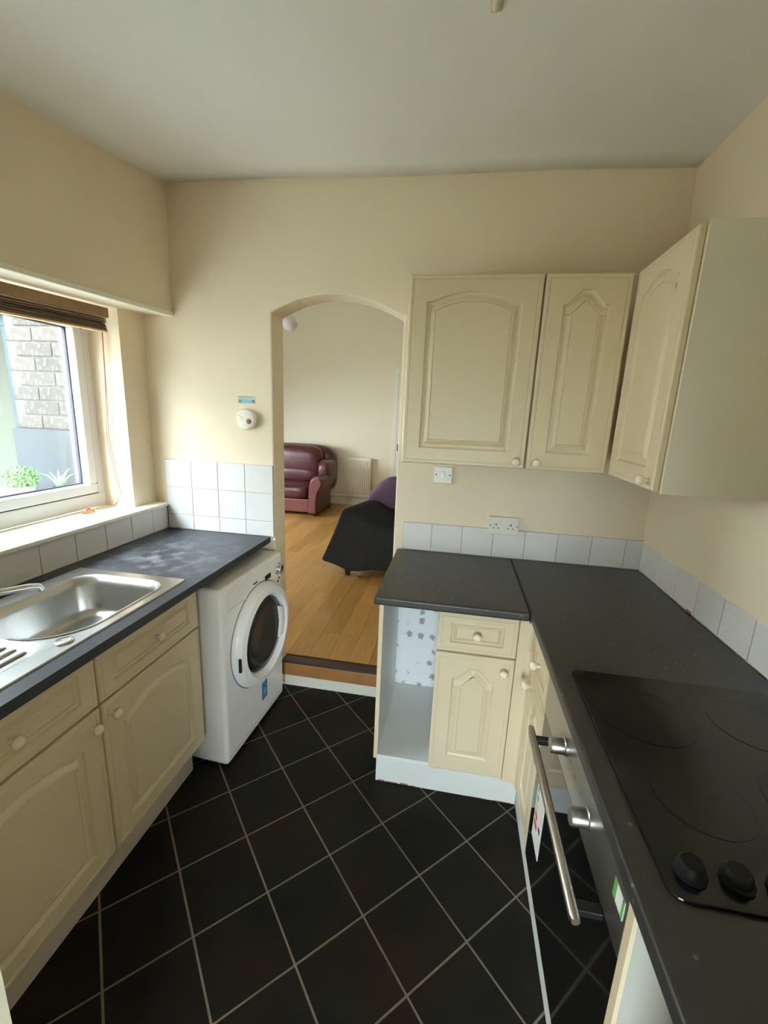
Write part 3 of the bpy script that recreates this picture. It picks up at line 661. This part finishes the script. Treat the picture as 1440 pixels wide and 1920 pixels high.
frame4(WY0+0.0555, WY1-0.0555, WZ0+0.0685, WZ1-0.0305, 0.004, -0.565, -0.497).build('gasket', GASK, win)
sa = frame4(WY0+0.060, WY1-0.060, WZ0+0.073, WZ1-0.035, 0.046, -0.570, -0.490).build('sash', UPVC, win, bevel=0.006)
frame4(WY0+0.106, WY1-0.106, WZ0+0.119, WZ1-0.081, 0.006, -0.546, -0.530).build('glazing_seal', GASK, win)
MB().box(-0.540, -0.536, WY0+0.108, WY1-0.108, WZ0+0.121, WZ1-0.083).build('pane', PANE, win)
bl_ = thing('bamboo_blind', 'rolled-up brown bamboo blind at the top of the window', 'blind', (-0.35, -0.85, 1.87))
def bz(y): return zb(y)-0.006
def slat(name, x0, x1, d0, d1, mat, y1=-0.215):
    m = MB(); m.hexa([(x0,-1.44,bz(-1.44)-d1),(x1,-1.44,bz(-1.44)-d1),(x1,y1,bz(y1)-d1),(x0,y1,bz(y1)-d1),(x0,-1.44,bz(-1.44)-d0),(x1,-1.44,bz(-1.44)-d0),(x1,y1,bz(y1)-d0),(x0,y1,bz(y1)-d0)])
    return m.build(name, mat, bl_, bevel=0.0015, seg=1)
slat('head_rail', -0.352, -0.338, 0.004, 0.044, BAMB)
for k in range(3): slat('slat', -0.372-0.002*k, -0.346, 0.046+0.0075*k, 0.0515+0.0075*k, BAMD if k != 1 else BAMB, -0.222)
slat('slat', -0.380, -0.356, 0.0685, 0.076, BAMD, -0.218)
slat('slat', -0.376, -0.350, 0.077, 0.086, BAMD, -0.220)
slat('slat', -0.382, -0.352, 0.087, 0.096, BAMD, -0.216)
slat('bottom_rail', -0.378, -0.348, 0.097, 0.105, M('pale_bamboo', rgb(176, 148, 100), 0.6, var=0.2, scale=40), -0.216)
up_ = lambda dy, k: [(-0.40, -0.188-dy*0.3, 1.95), (-0.415, -0.182-dy*0.2, 1.70), (-0.43, -0.180-dy, 1.40), (-0.40, -0.185-dy*1.2, 1.20), (-0.385+0.02*k, -0.190-dy, 1.12), (-0.42, -0.195-dy, 1.062), (-0.44, -0.235-dy, 1.0585)]
tag(sm(MB().tube(up_(0, 0)+[(-0.452,-0.275,1.0585)]+up_(0.012, 1)[::-1], 0.0018, 6).build('blind_cord', CORD), 80), 'looped orange blind cord hanging down the window reveal', 'cord')
coil = []
for k in range(60):
    a = k*0.62; coil.append((-0.440+0.020*math.cos(a)*(1-0.006*k), -0.335+0.032*math.sin(a*0.97)*(1-0.005*k), 1.0590+0.0002*k))
coil += [(-0.43,-0.36,1.066),(-0.405,-0.335,1.060),(-0.400,-0.350,1.059)]
tag(sm(MB().tube(coil, 0.0022, 6).build('cord_bundle', CORD), 80), 'tangled bundle of orange cord lying on the window sill', 'cord')

# ------------------------------------------------------------------ yard outside the window
wx = MB(); wx.box(-2.5, -2.38, 0.0, 0.14, -0.3, 3.4); wx.box(-1.15, -0.621, 0.0, 0.14, -0.3, 3.4); wx.box(-2.38, -1.15, 0.0, 0.14, -0.3, 0.90); wx.box(-2.38, -1.15, 0.0, 0.14, 2.00, 3.4)
wex = struct(wx.build('wall_exterior', MORT), 'weathered brick house wall seen through the kitchen window', 'wall')
bme = None
for r in range(9):
    z = 1.41+0.075*r
    for c in range(4):
        x = -1.145+0.225*c+(0.112 if r % 2 else 0)-0.06
        xa, xb = max(-1.147, x), min(-0.63, x+0.215)
        if xb-xa < 0.04: continue
        MB().box(xa, xb, -0.004-0.003*random.random(), -0.0005, z, z+0.066).build('brick', BRICK, wex, bevel=0.003, seg=1)
struct(MB().box(-1.15, -0.63, -0.035, -0.0005, -0.05, 1.405).build('trim_6', DBASE), 'dark slate-blue painted lower part of the yard wall', 'wall')
struct(MB().box(-9, -0.621, -9, -0.001, -0.35, -0.05).box(-9, -2.501, -0.001, 9, -0.35, -0.05).build('ground_yard', PATIO), 'unseen yard paving, made pale to bounce light indoors', 'ground')
struct(MB().box(-3.3, -3.1, -6, 0.0, -0.05, 3.3).build('wall_yard_bounce', PATIO), 'unseen yard wall, raised and whitened to screen sky and bounce light', 'wall')  # out of view; height and whiteness set to screen sky and return soft light
struct(MB().box(-3.1, -0.63, -4.7, -4.6, -0.05, 2.3).build('wall_sky_block', MORT), 'unseen end wall added to block sky light from the window', 'wall')  # out of view, added to dim the hot spot on the far wall
w2 = bpy.data.objects.new('window_2', None); COL.objects.link(w2); w2.location = (-1.7, 0.05, 0.95); struct(w2, 'living room window facing the yard', 'window')
m = MB(); m.box(-2.38,-1.15,0.03,0.09,0.90,0.96); m.box(-2.38,-1.15,0.03,0.09,1.94,2.00); m.box(-2.38,-2.32,0.03,0.09,0.96,1.94); m.box(-1.21,-1.15,0.03,0.09,0.96,1.94); m.box(-1.80,-1.74,0.03,0.09,0.96,1.94)
m.build('frame', M('slate_teal_frame_paint', rgb(36, 50, 56), 0.6, var=0.1, spec=0.2), w2, bevel=0.004); MB().box(-2.32,-1.21,0.058,0.062,0.96,1.94).build('pane', PANE2, w2)
tb = thing('garden_table', 'white garden table outside with the potted plants on it', 'table', (-1.0, -0.36, -0.05))
MB().box(-1.32, -0.68, -0.62, -0.075, 1.055, 1.080).build('table_top', POT, tb, bevel=0.004)
for x in (-1.29, -0.72):
    for y in (-0.59, -0.10): MB().box(x-0.02, x+0.02, y-0.02, y+0.02, -0.05, 1.055).build('leg', POT, tb)
tp = thing('potted_topiary', 'clipped green box ball in a white pot outside the window', 'plant', (-0.915, -0.225, 1.08))
sm(MB().lathe([(0.040,0),(0.052,0.05),(0.054,0.052),(0.046,0.052),(0.044,0.040),(0.001,0.040)], (-0.915,-0.225,1.0805), (0,0,1), 24).build('pot', POT, tp), 40)
lf = MB()
for k in range(900):
    u = random.random()*2-1; a = random.random()*2*math.pi; rr = 0.062+0.012*random.random(); s = math.sqrt(1-u*u)
    p = Vector((-0.915+rr*s*math.cos(a), -0.225+rr*s*math.sin(a), 1.172+rr*u*0.85)); d1 = Vector((random.uniform(-1,1),random.uniform(-1,1),random.uniform(-1,1))).normalized(); d2 = d1.cross(Vector((s*math.cos(a), s*math.sin(a), u))).normalized()
    lf.add([p-d1*0.008, p+d2*0.004, p+d1*0.008, p-d2*0.004], [(0,1,2,3)])
o = lf.build('leaves', LEAF, tp, recalc=False); o['kind'] = 'stuff'
sm(MB().puff((-0.915,-0.225,1.172), (0.058,0.058,0.050), 1.0).build('ball_core', M('leaf_core', rgb(52, 84, 38), 0.8, var=0.3, scale=40), tp), 60)
sp = thing('spiky_plant', 'spiky green plant with arching blades in a grey pot outside', 'plant', (-0.79, -0.135, 1.08))
sm(MB().lathe([(0.028,0),(0.036,0.045),(0.031,0.045),(0.029,0.036),(0.001,0.036)], (-0.79,-0.135,1.0805), (0,0,1), 20).build('pot', DBASE, sp), 40)
for k in range(11):
    a = 2*math.pi*k/11+0.2*random.random(); L_ = 0.11+0.05*random.random(); m = MB(); prev = []; dx, dy = math.cos(a), math.sin(a)
    for i in range(6):
        tt = i/5; r_ = 0.012+L_*0.75*tt**1.3*0.62; z_ = 1.115+L_*(1.05*tt-0.45*tt*tt); wdt = 0.0065*(1-tt)**0.6+0.0004
        m.v += [(-0.79+dx*r_-dy*wdt, -0.135+dy*r_+dx*wdt, z_), (-0.79+dx*r_+dy*wdt, -0.135+dy*r_-dx*wdt, z_), (-0.79+dx*r_, -0.135+dy*r_, z_-0.003)]
    for i in range(5):
        q = 3*i; m.f += [(q,q+1,q+4,q+3),(q+1,q+2,q+5,q+4),(q+2,q,q+3,q+5)]; m.m += [0]*3
    m.build('leaf', LEAF2, sp)

# ------------------------------------------------------------------ living room beyond the arch
struct(MB().box(-2.4, 3.0, 4.43, 4.55, 0.0, 3.4).build('wall_living_far', LPAINT), 'pale cream far wall of the living room', 'wall')
lw = MB(); lw.box(-2.5,-2.4,0.14,1.6,0.0,3.4); lw.box(-2.5,-2.4,2.9,4.55,0.0,3.4); lw.box(-2.5,-2.4,1.6,2.9,0.0,0.9); lw.box(-2.5,-2.4,1.6,2.9,1.78,3.4)
struct(lw.build('wall_living_left', LPAINT), 'living room side wall with an added light opening', 'wall')
w3 = bpy.data.objects.new('added_window_3', None); COL.objects.link(w3); w3.location = (-2.45, 2.25, 0.9); struct(w3, 'unseen side window added to brighten the living room', 'window')  # not in view; extra opening added to lift the living room's light level
frame4(1.6, 2.9, 0.9, 1.78, 0.06, -2.48, -2.43).build('frame', UPVC, w3, bevel=0.004); MB().box(-2.457, -2.453, 1.66, 2.84, 0.96, 1.72).build('pane', PANE, w3)
struct(MB().box(2.9, 3.0, 0.14, 4.55, 0.0, 3.4).build('wall_living_right', LPAINT), 'living room wall behind the sofa end', 'wall')
struct(MB().box(-2.5, 3.0, 0.0, 4.55, 3.35, 3.45).build('ceiling_living', CEIL), 'living room ceiling', 'ceiling')
lfl = MB(); lfl.box(-2.4, 2.9, 0.14, 4.43, 0.05, FZ-0.009); lfl.box(0.337, 0.960, 0.0905, 0.14, 0.05, 0.146)
lfl = struct(lfl.build('floor_living', DWOOD), 'oak laminate floor of the living room', 'floor')
PW, PL = 0.124, 1.20
pmesh = None
for c in range(-14, 12):
    x0 = 0.337+c*PW; offy = random.choice((0.0, 0.3, 0.6, 0.9)); y = 0.142-offy
    while y < 4.43:
        ya, yb = max(y, 0.142), min(y+PL, 4.428)
        if yb-ya > 0.03 and x0 > -1.7 and x0+PW < 1.9: MB().box(x0+0.0006, x0+PW-0.0006, ya+0.0006, yb-0.0006, FZ-0.009, FZ).build('plank', PLANK, lfl)
        y += PL
sk = MB(); sk.prism([(4.412,FZ+0.001),(4.412,FZ+0.085),(4.420,FZ+0.105),(4.4295,FZ+0.110),(4.4295,FZ+0.001)], -2.39, 0.262, 'x')
struct(sk.build('baseboard_living', TRIMW), 'white skirting board behind the radiator', 'skirting board')
dd = bpy.data.objects.new('door_1', None); COL.objects.link(dd); dd.location = (0.68, 4.42, FZ); struct(dd, 'white living room door at the far wall', 'door')
MB().box(0.335, 1.05, 4.395, 4.425, FZ+0.005, 2.15).build('leaf', TRIMW, dd); m = MB(); m.box(0.265,0.330,4.40,4.4295,FZ+0.001,2.22); m.box(1.055,1.12,4.40,4.4295,FZ+0.001,2.22); m.box(0.330,1.055,4.40,4.4295,2.155,2.22); m.build('architrave', TRIMW, dd)
MB().box(0.352, 0.395, 4.372, 4.3945, 1.035, 1.135).build('lock_case', M('brown_lock', rgb(104, 64, 44), 0.5), dd, bevel=0.003)

rad = thing('radiator', 'cream panel radiator on the far living room wall', 'radiator', (-0.5, 4.36, 0.29))
nf = 30; RX0, RX1 = -1.05, -0.030; m = MB(); prof = []
for k in range(nf):
    a = RX0+0.02+(RX1-RX0-0.04)*k/nf; w = (RX1-RX0-0.04)/nf
    prof += [(a, 4.345), (a+w*0.3, 4.345), (a+w*0.45, 4.335), (a+w*0.85, 4.335)]
prof += [(RX1-0.02, 4.345), (RX1-0.02, 4.352), (RX0+0.02, 4.352)]
m.prism(prof, 0.345, 0.860, 'z'); m.build('fluted_panel', RADM, rad)
m = MB(); m.box(RX0, RX1, 4.337, 4.385, 0.862, 0.905); m.box(RX0, RX1, 4.337, 4.385, 0.298, 0.343); m.box(RX0, RX0+0.019, 4.339, 4.385, 0.343, 0.862); m.box(RX1-0.019, RX1, 4.339, 4.385, 0.343, 0.862)
m.build('casing', RADM, rad, bevel=0.004)
for x in (RX0+0.1, RX1-0.12): MB().box(x, x+0.03, 4.386, 4.4295, 0.36, 0.84).build('bracket', RADM, rad)

# armchair
ac = thing('armchair', 'burgundy leather armchair with scroll arms on the oak floor', 'armchair', (-1.08, 3.85, FZ))
MB().box(-1.49, -0.70, 3.46, 4.24, FZ+0.045, 0.385).build('base', LEATHL, ac, bevel=0.015)
for x in (-1.60, -0.63):
    for y in (3.50, 4.15): sm(MB().lathe([(0.022,0),(0.03,0.046)], (x,y,FZ+0.0005), (0,0,1), 14).build('foot', DWOOD, ac), 40)
sm(MB().puff((-1.09,3.79,0.475), (0.385,0.36,0.095), 0.35).build('seat_cushion', LEATH, ac), 60)
sm(MB().puff((-1.09,4.06,0.80), (0.43,0.20,0.285), 0.55, wob=0.01).build('back_cushion', LEATH, ac), 60)
sm(MB().puff((-1.09,4.00,0.66), (0.40,0.16,0.13), 0.6, wob=0.015).build('lumbar_cushion', LEATH, ac), 60)
sm(MB().puff((-1.09,4.17,0.72), (0.58,0.13,0.37), 0.5).build('backrest', LEATH, ac), 60)
for sgn, name in ((1, 'arm'), (-1, 'arm')):
    def ax(x): return -1.09+sgn*x
    pf = [(0.385,FZ+0.03),(0.500,FZ+0.03),(0.505,0.40),(0.525,0.50),(0.565,0.565),(0.590,0.62),(0.585,0.67),(0.555,0.705),(0.505,0.715),(0.455,0.700),(0.415,0.655),(0.395,0.58),(0.388,0.45)]
    arm = MB().prism([(ax(x), z) for x, z in pf], 3.425, 4.10, 'y').build(name, LEATH, ac, bevel=0.02, seg=3)
    pin = [(ax(0.487+(x-0.487)*0.86), 0.44+(z-0.44)*0.92) for x, z in pf]
    MB().prism(pin, 3.408, 3.430, 'y').build('arm_front', LEATHL, arm, bevel=0.010)
    sm(MB().puff((ax(0.50),3.95,0.74), (0.095,0.25,0.16), 0.6, wob=0.02).build('shoulder_cushion', LEATH, ac), 60)

# sofa with throws
so = thing('sofa', 'burgundy leather sofa under dark and purple throws, seen through the arch', 'sofa', (1.15, 1.85, FZ))
MB().box(0.50, 1.90, 1.445, 2.20, 0.245, 0.42).build('base', LEATH, so, bevel=0.02)
sm(MB().puff((1.2,1.80,0.485), (0.68,0.34,0.068), 0.3).build('seat_cushion', LEATH, so), 60)
sm(MB().puff((1.26,2.14,0.62), (0.68,0.10,0.27), 0.35).build('backrest', LEATH, so), 60)
for x in (0.40, 1.98): MB().hexa([(x-0.09,1.445,0.245),(x+0.09,1.445,0.245),(x+0.10,1.97,0.245),(x+0.03,1.97,0.245),(x-0.08,1.450,0.675),(x+0.06,1.450,0.655),(x+0.10,1.97,0.640),(x+0.03,1.97,0.655)]).build('arm', LEATH, so, bevel=0.05, seg=4)
for x in (0.365, 1.95):
    for y in (1.475, 2.15): MB().hexa([(x-0.018,y-0.018,FZ+0.0005),(x+0.018,y-0.018,FZ+0.0005),(x+0.018,y+0.018,FZ+0.0005),(x-0.018,y+0.018,FZ+0.0005),(x-0.028,y-0.028,0.246),(x+0.028,y-0.028,0.246),(x+0.028,y+0.028,0.246),(x-0.028,y+0.028,0.246)]).build('leg', DWOOD, so)
# dark throw: profile across x, draped over the arm and seat and down the front
prf = [(0.135,0.305),(0.180,0.42),(0.235,0.56),(0.285,0.695),(0.298,0.738),(0.312,0.752),(0.345,0.756),(0.40,0.748),(0.47,0.722),(0.53,0.680),(0.62,0.640),(0.72,0.612),(0.85,0.600),(1.10,0.597),(1.40,0.597)]
thw = MB(); cols = []
for i, (x, z) in enumerate(prf):
    col = []
    for y in (1.985, 1.90, 1.75, 1.60, 1.50, 1.440): col.append((x+0.008*math.sin(9*y+x*6)+(0.17*(y-1.445) if x < 0.6 else 0.17*(y-1.445)*(0.9-x)/0.3 if x < 0.9 else 0), y, z-0.02*(y-1.445)+0.006*math.sin(14*x+7*y)))
    zh = 0.235+0.02*math.sin(11*x)
    if x < 0.30: zh = min(z-0.02, 0.235+ (0.30-x)*0.35)
    for k in range(1, 7):
        tq = k/6; zz = z+(zh-z)*tq; xx = x if x > 0.3 else x+ (0.30-x)*0.15*tq
        col.append((xx, 1.424+0.012*math.sin(20*x+2*tq)*tq, zz))
    cols.append(col)
nr = len(cols[0])
for col in cols: thw.v += col
for i in range(len(cols)-1):
    for k in range(nr-1): thw.f.append((i*nr+k, i*nr+k+1, (i+1)*nr+k+1, (i+1)*nr+k)); thw.m.append(0)
o = thw.build('throw_blanket', THROW, recalc=False); sm(o, 80); s_ = o.modifiers.new('round', 'SUBSURF'); s_.levels = 2; s_.render_levels = 2; s_ = o.modifiers.new('thick', 'SOLIDIFY'); s_.thickness = 0.006
tag(o, 'dark charcoal throw draped over the sofa arm and front', 'blanket')
pt = MB(); pv = []
rows = [(2.022,0.665),(2.02,0.75),(2.012,0.85),(2.03,0.935),(2.08,0.962),(2.16,0.962),(2.24,0.94),(2.262,0.86),(2.265,0.70)]
xc = [0.415,0.47,0.53,0.60,0.70,0.82,0.98,1.12,1.30,1.46]
for i, x in enumerate(xc):
    drop = 0.17*max(0, (0.58-x)/0.165)
    for (y, z) in rows: pt.v.append((x, y+0.006*math.sin(17*x+5*z), z-drop*(1 if z > 0.7 else 0.3)+0.004*math.sin(23*x)))
n_ = len(rows)
for i in range(len(xc)-1):
    for k in range(n_-1): pt.f.append((i*n_+k, i*n_+k+1, (i+1)*n_+k+1, (i+1)*n_+k)); pt.m.append(0)
o = pt.build('throw_blanket', PURP, recalc=False); sm(o, 80); s_ = o.modifiers.new('round', 'SUBSURF'); s_.levels = 2; s_.render_levels = 2; s_ = o.modifiers.new('thick', 'SOLIDIFY'); s_.thickness = 0.006
tag(o, 'dusky purple throw over the back of the sofa', 'blanket')
# pendant globe
pl_ = thing('pendant_lamp', 'white paper globe pendant seen at the top of the arch', 'lamp', (-0.95, 3.5, 2.50))
sm(MB().puff((-0.975,3.5,2.635), (0.095,0.095,0.088), 1.0, 32, 20).build('globe_shade', PAPER, pl_), 80)
sm(MB().tube([(-0.975,3.5,2.72),(-0.975,3.5,3.348)], 0.004, 8).build('flex', TRIMW, pl_), 80)

# ------------------------------------------------------------------ lobby behind the camera with a glazed rear door
lb = MB(); lb.box(0.30, 0.40, -3.3, -1.801, -0.1, 2.6); lb.box(1.90, 2.0, -3.3, -1.801, -0.1, 2.6); lb.box(0.40, 0.70, -3.3, -3.2, -0.1, 2.6); lb.box(1.60, 1.90, -3.3, -3.2, -0.1, 2.6); lb.box(0.70, 1.60, -3.3, -3.2, 2.05, 2.6)
struct(lb.build('wall_lobby', PAINT), 'cream walls of the rear lobby', 'wall')
struct(MB().box(0.30, 2.0, -3.3, -1.801, 2.45, 2.6).build('ceiling_lobby', CEIL), 'white ceiling of the rear lobby', 'ceiling')
d2 = bpy.data.objects.new('door_2', None); COL.objects.link(d2); d2.location = (1.15, -3.22, 0); struct(d2, 'glazed white rear door', 'door')
m = MB(); m.box(0.70,1.60,-3.25,-3.20,0.0,0.22); m.box(0.70,1.60,-3.25,-3.20,1.34,2.05); m.box(0.70,0.90,-3.25,-3.20,0.22,1.34); m.box(1.40,1.60,-3.25,-3.20,0.22,1.34); m.build('frame', UPVC, d2); MB().box(0.90,1.40,-3.228,-3.222,0.22,1.34).build('pane', PANE, d2)
struct(MB().box(-0.62, 9, -9, -3.301, -0.35, -0.05).build('ground_garden', M('low_bounce_ground', rgb(92, 98, 72), 0.95, var=0.3, scale=4)), 'unseen ground behind the house, darkened to cut bounced light', 'ground')  # out of view; low albedo keeps bounced light off the upper walls
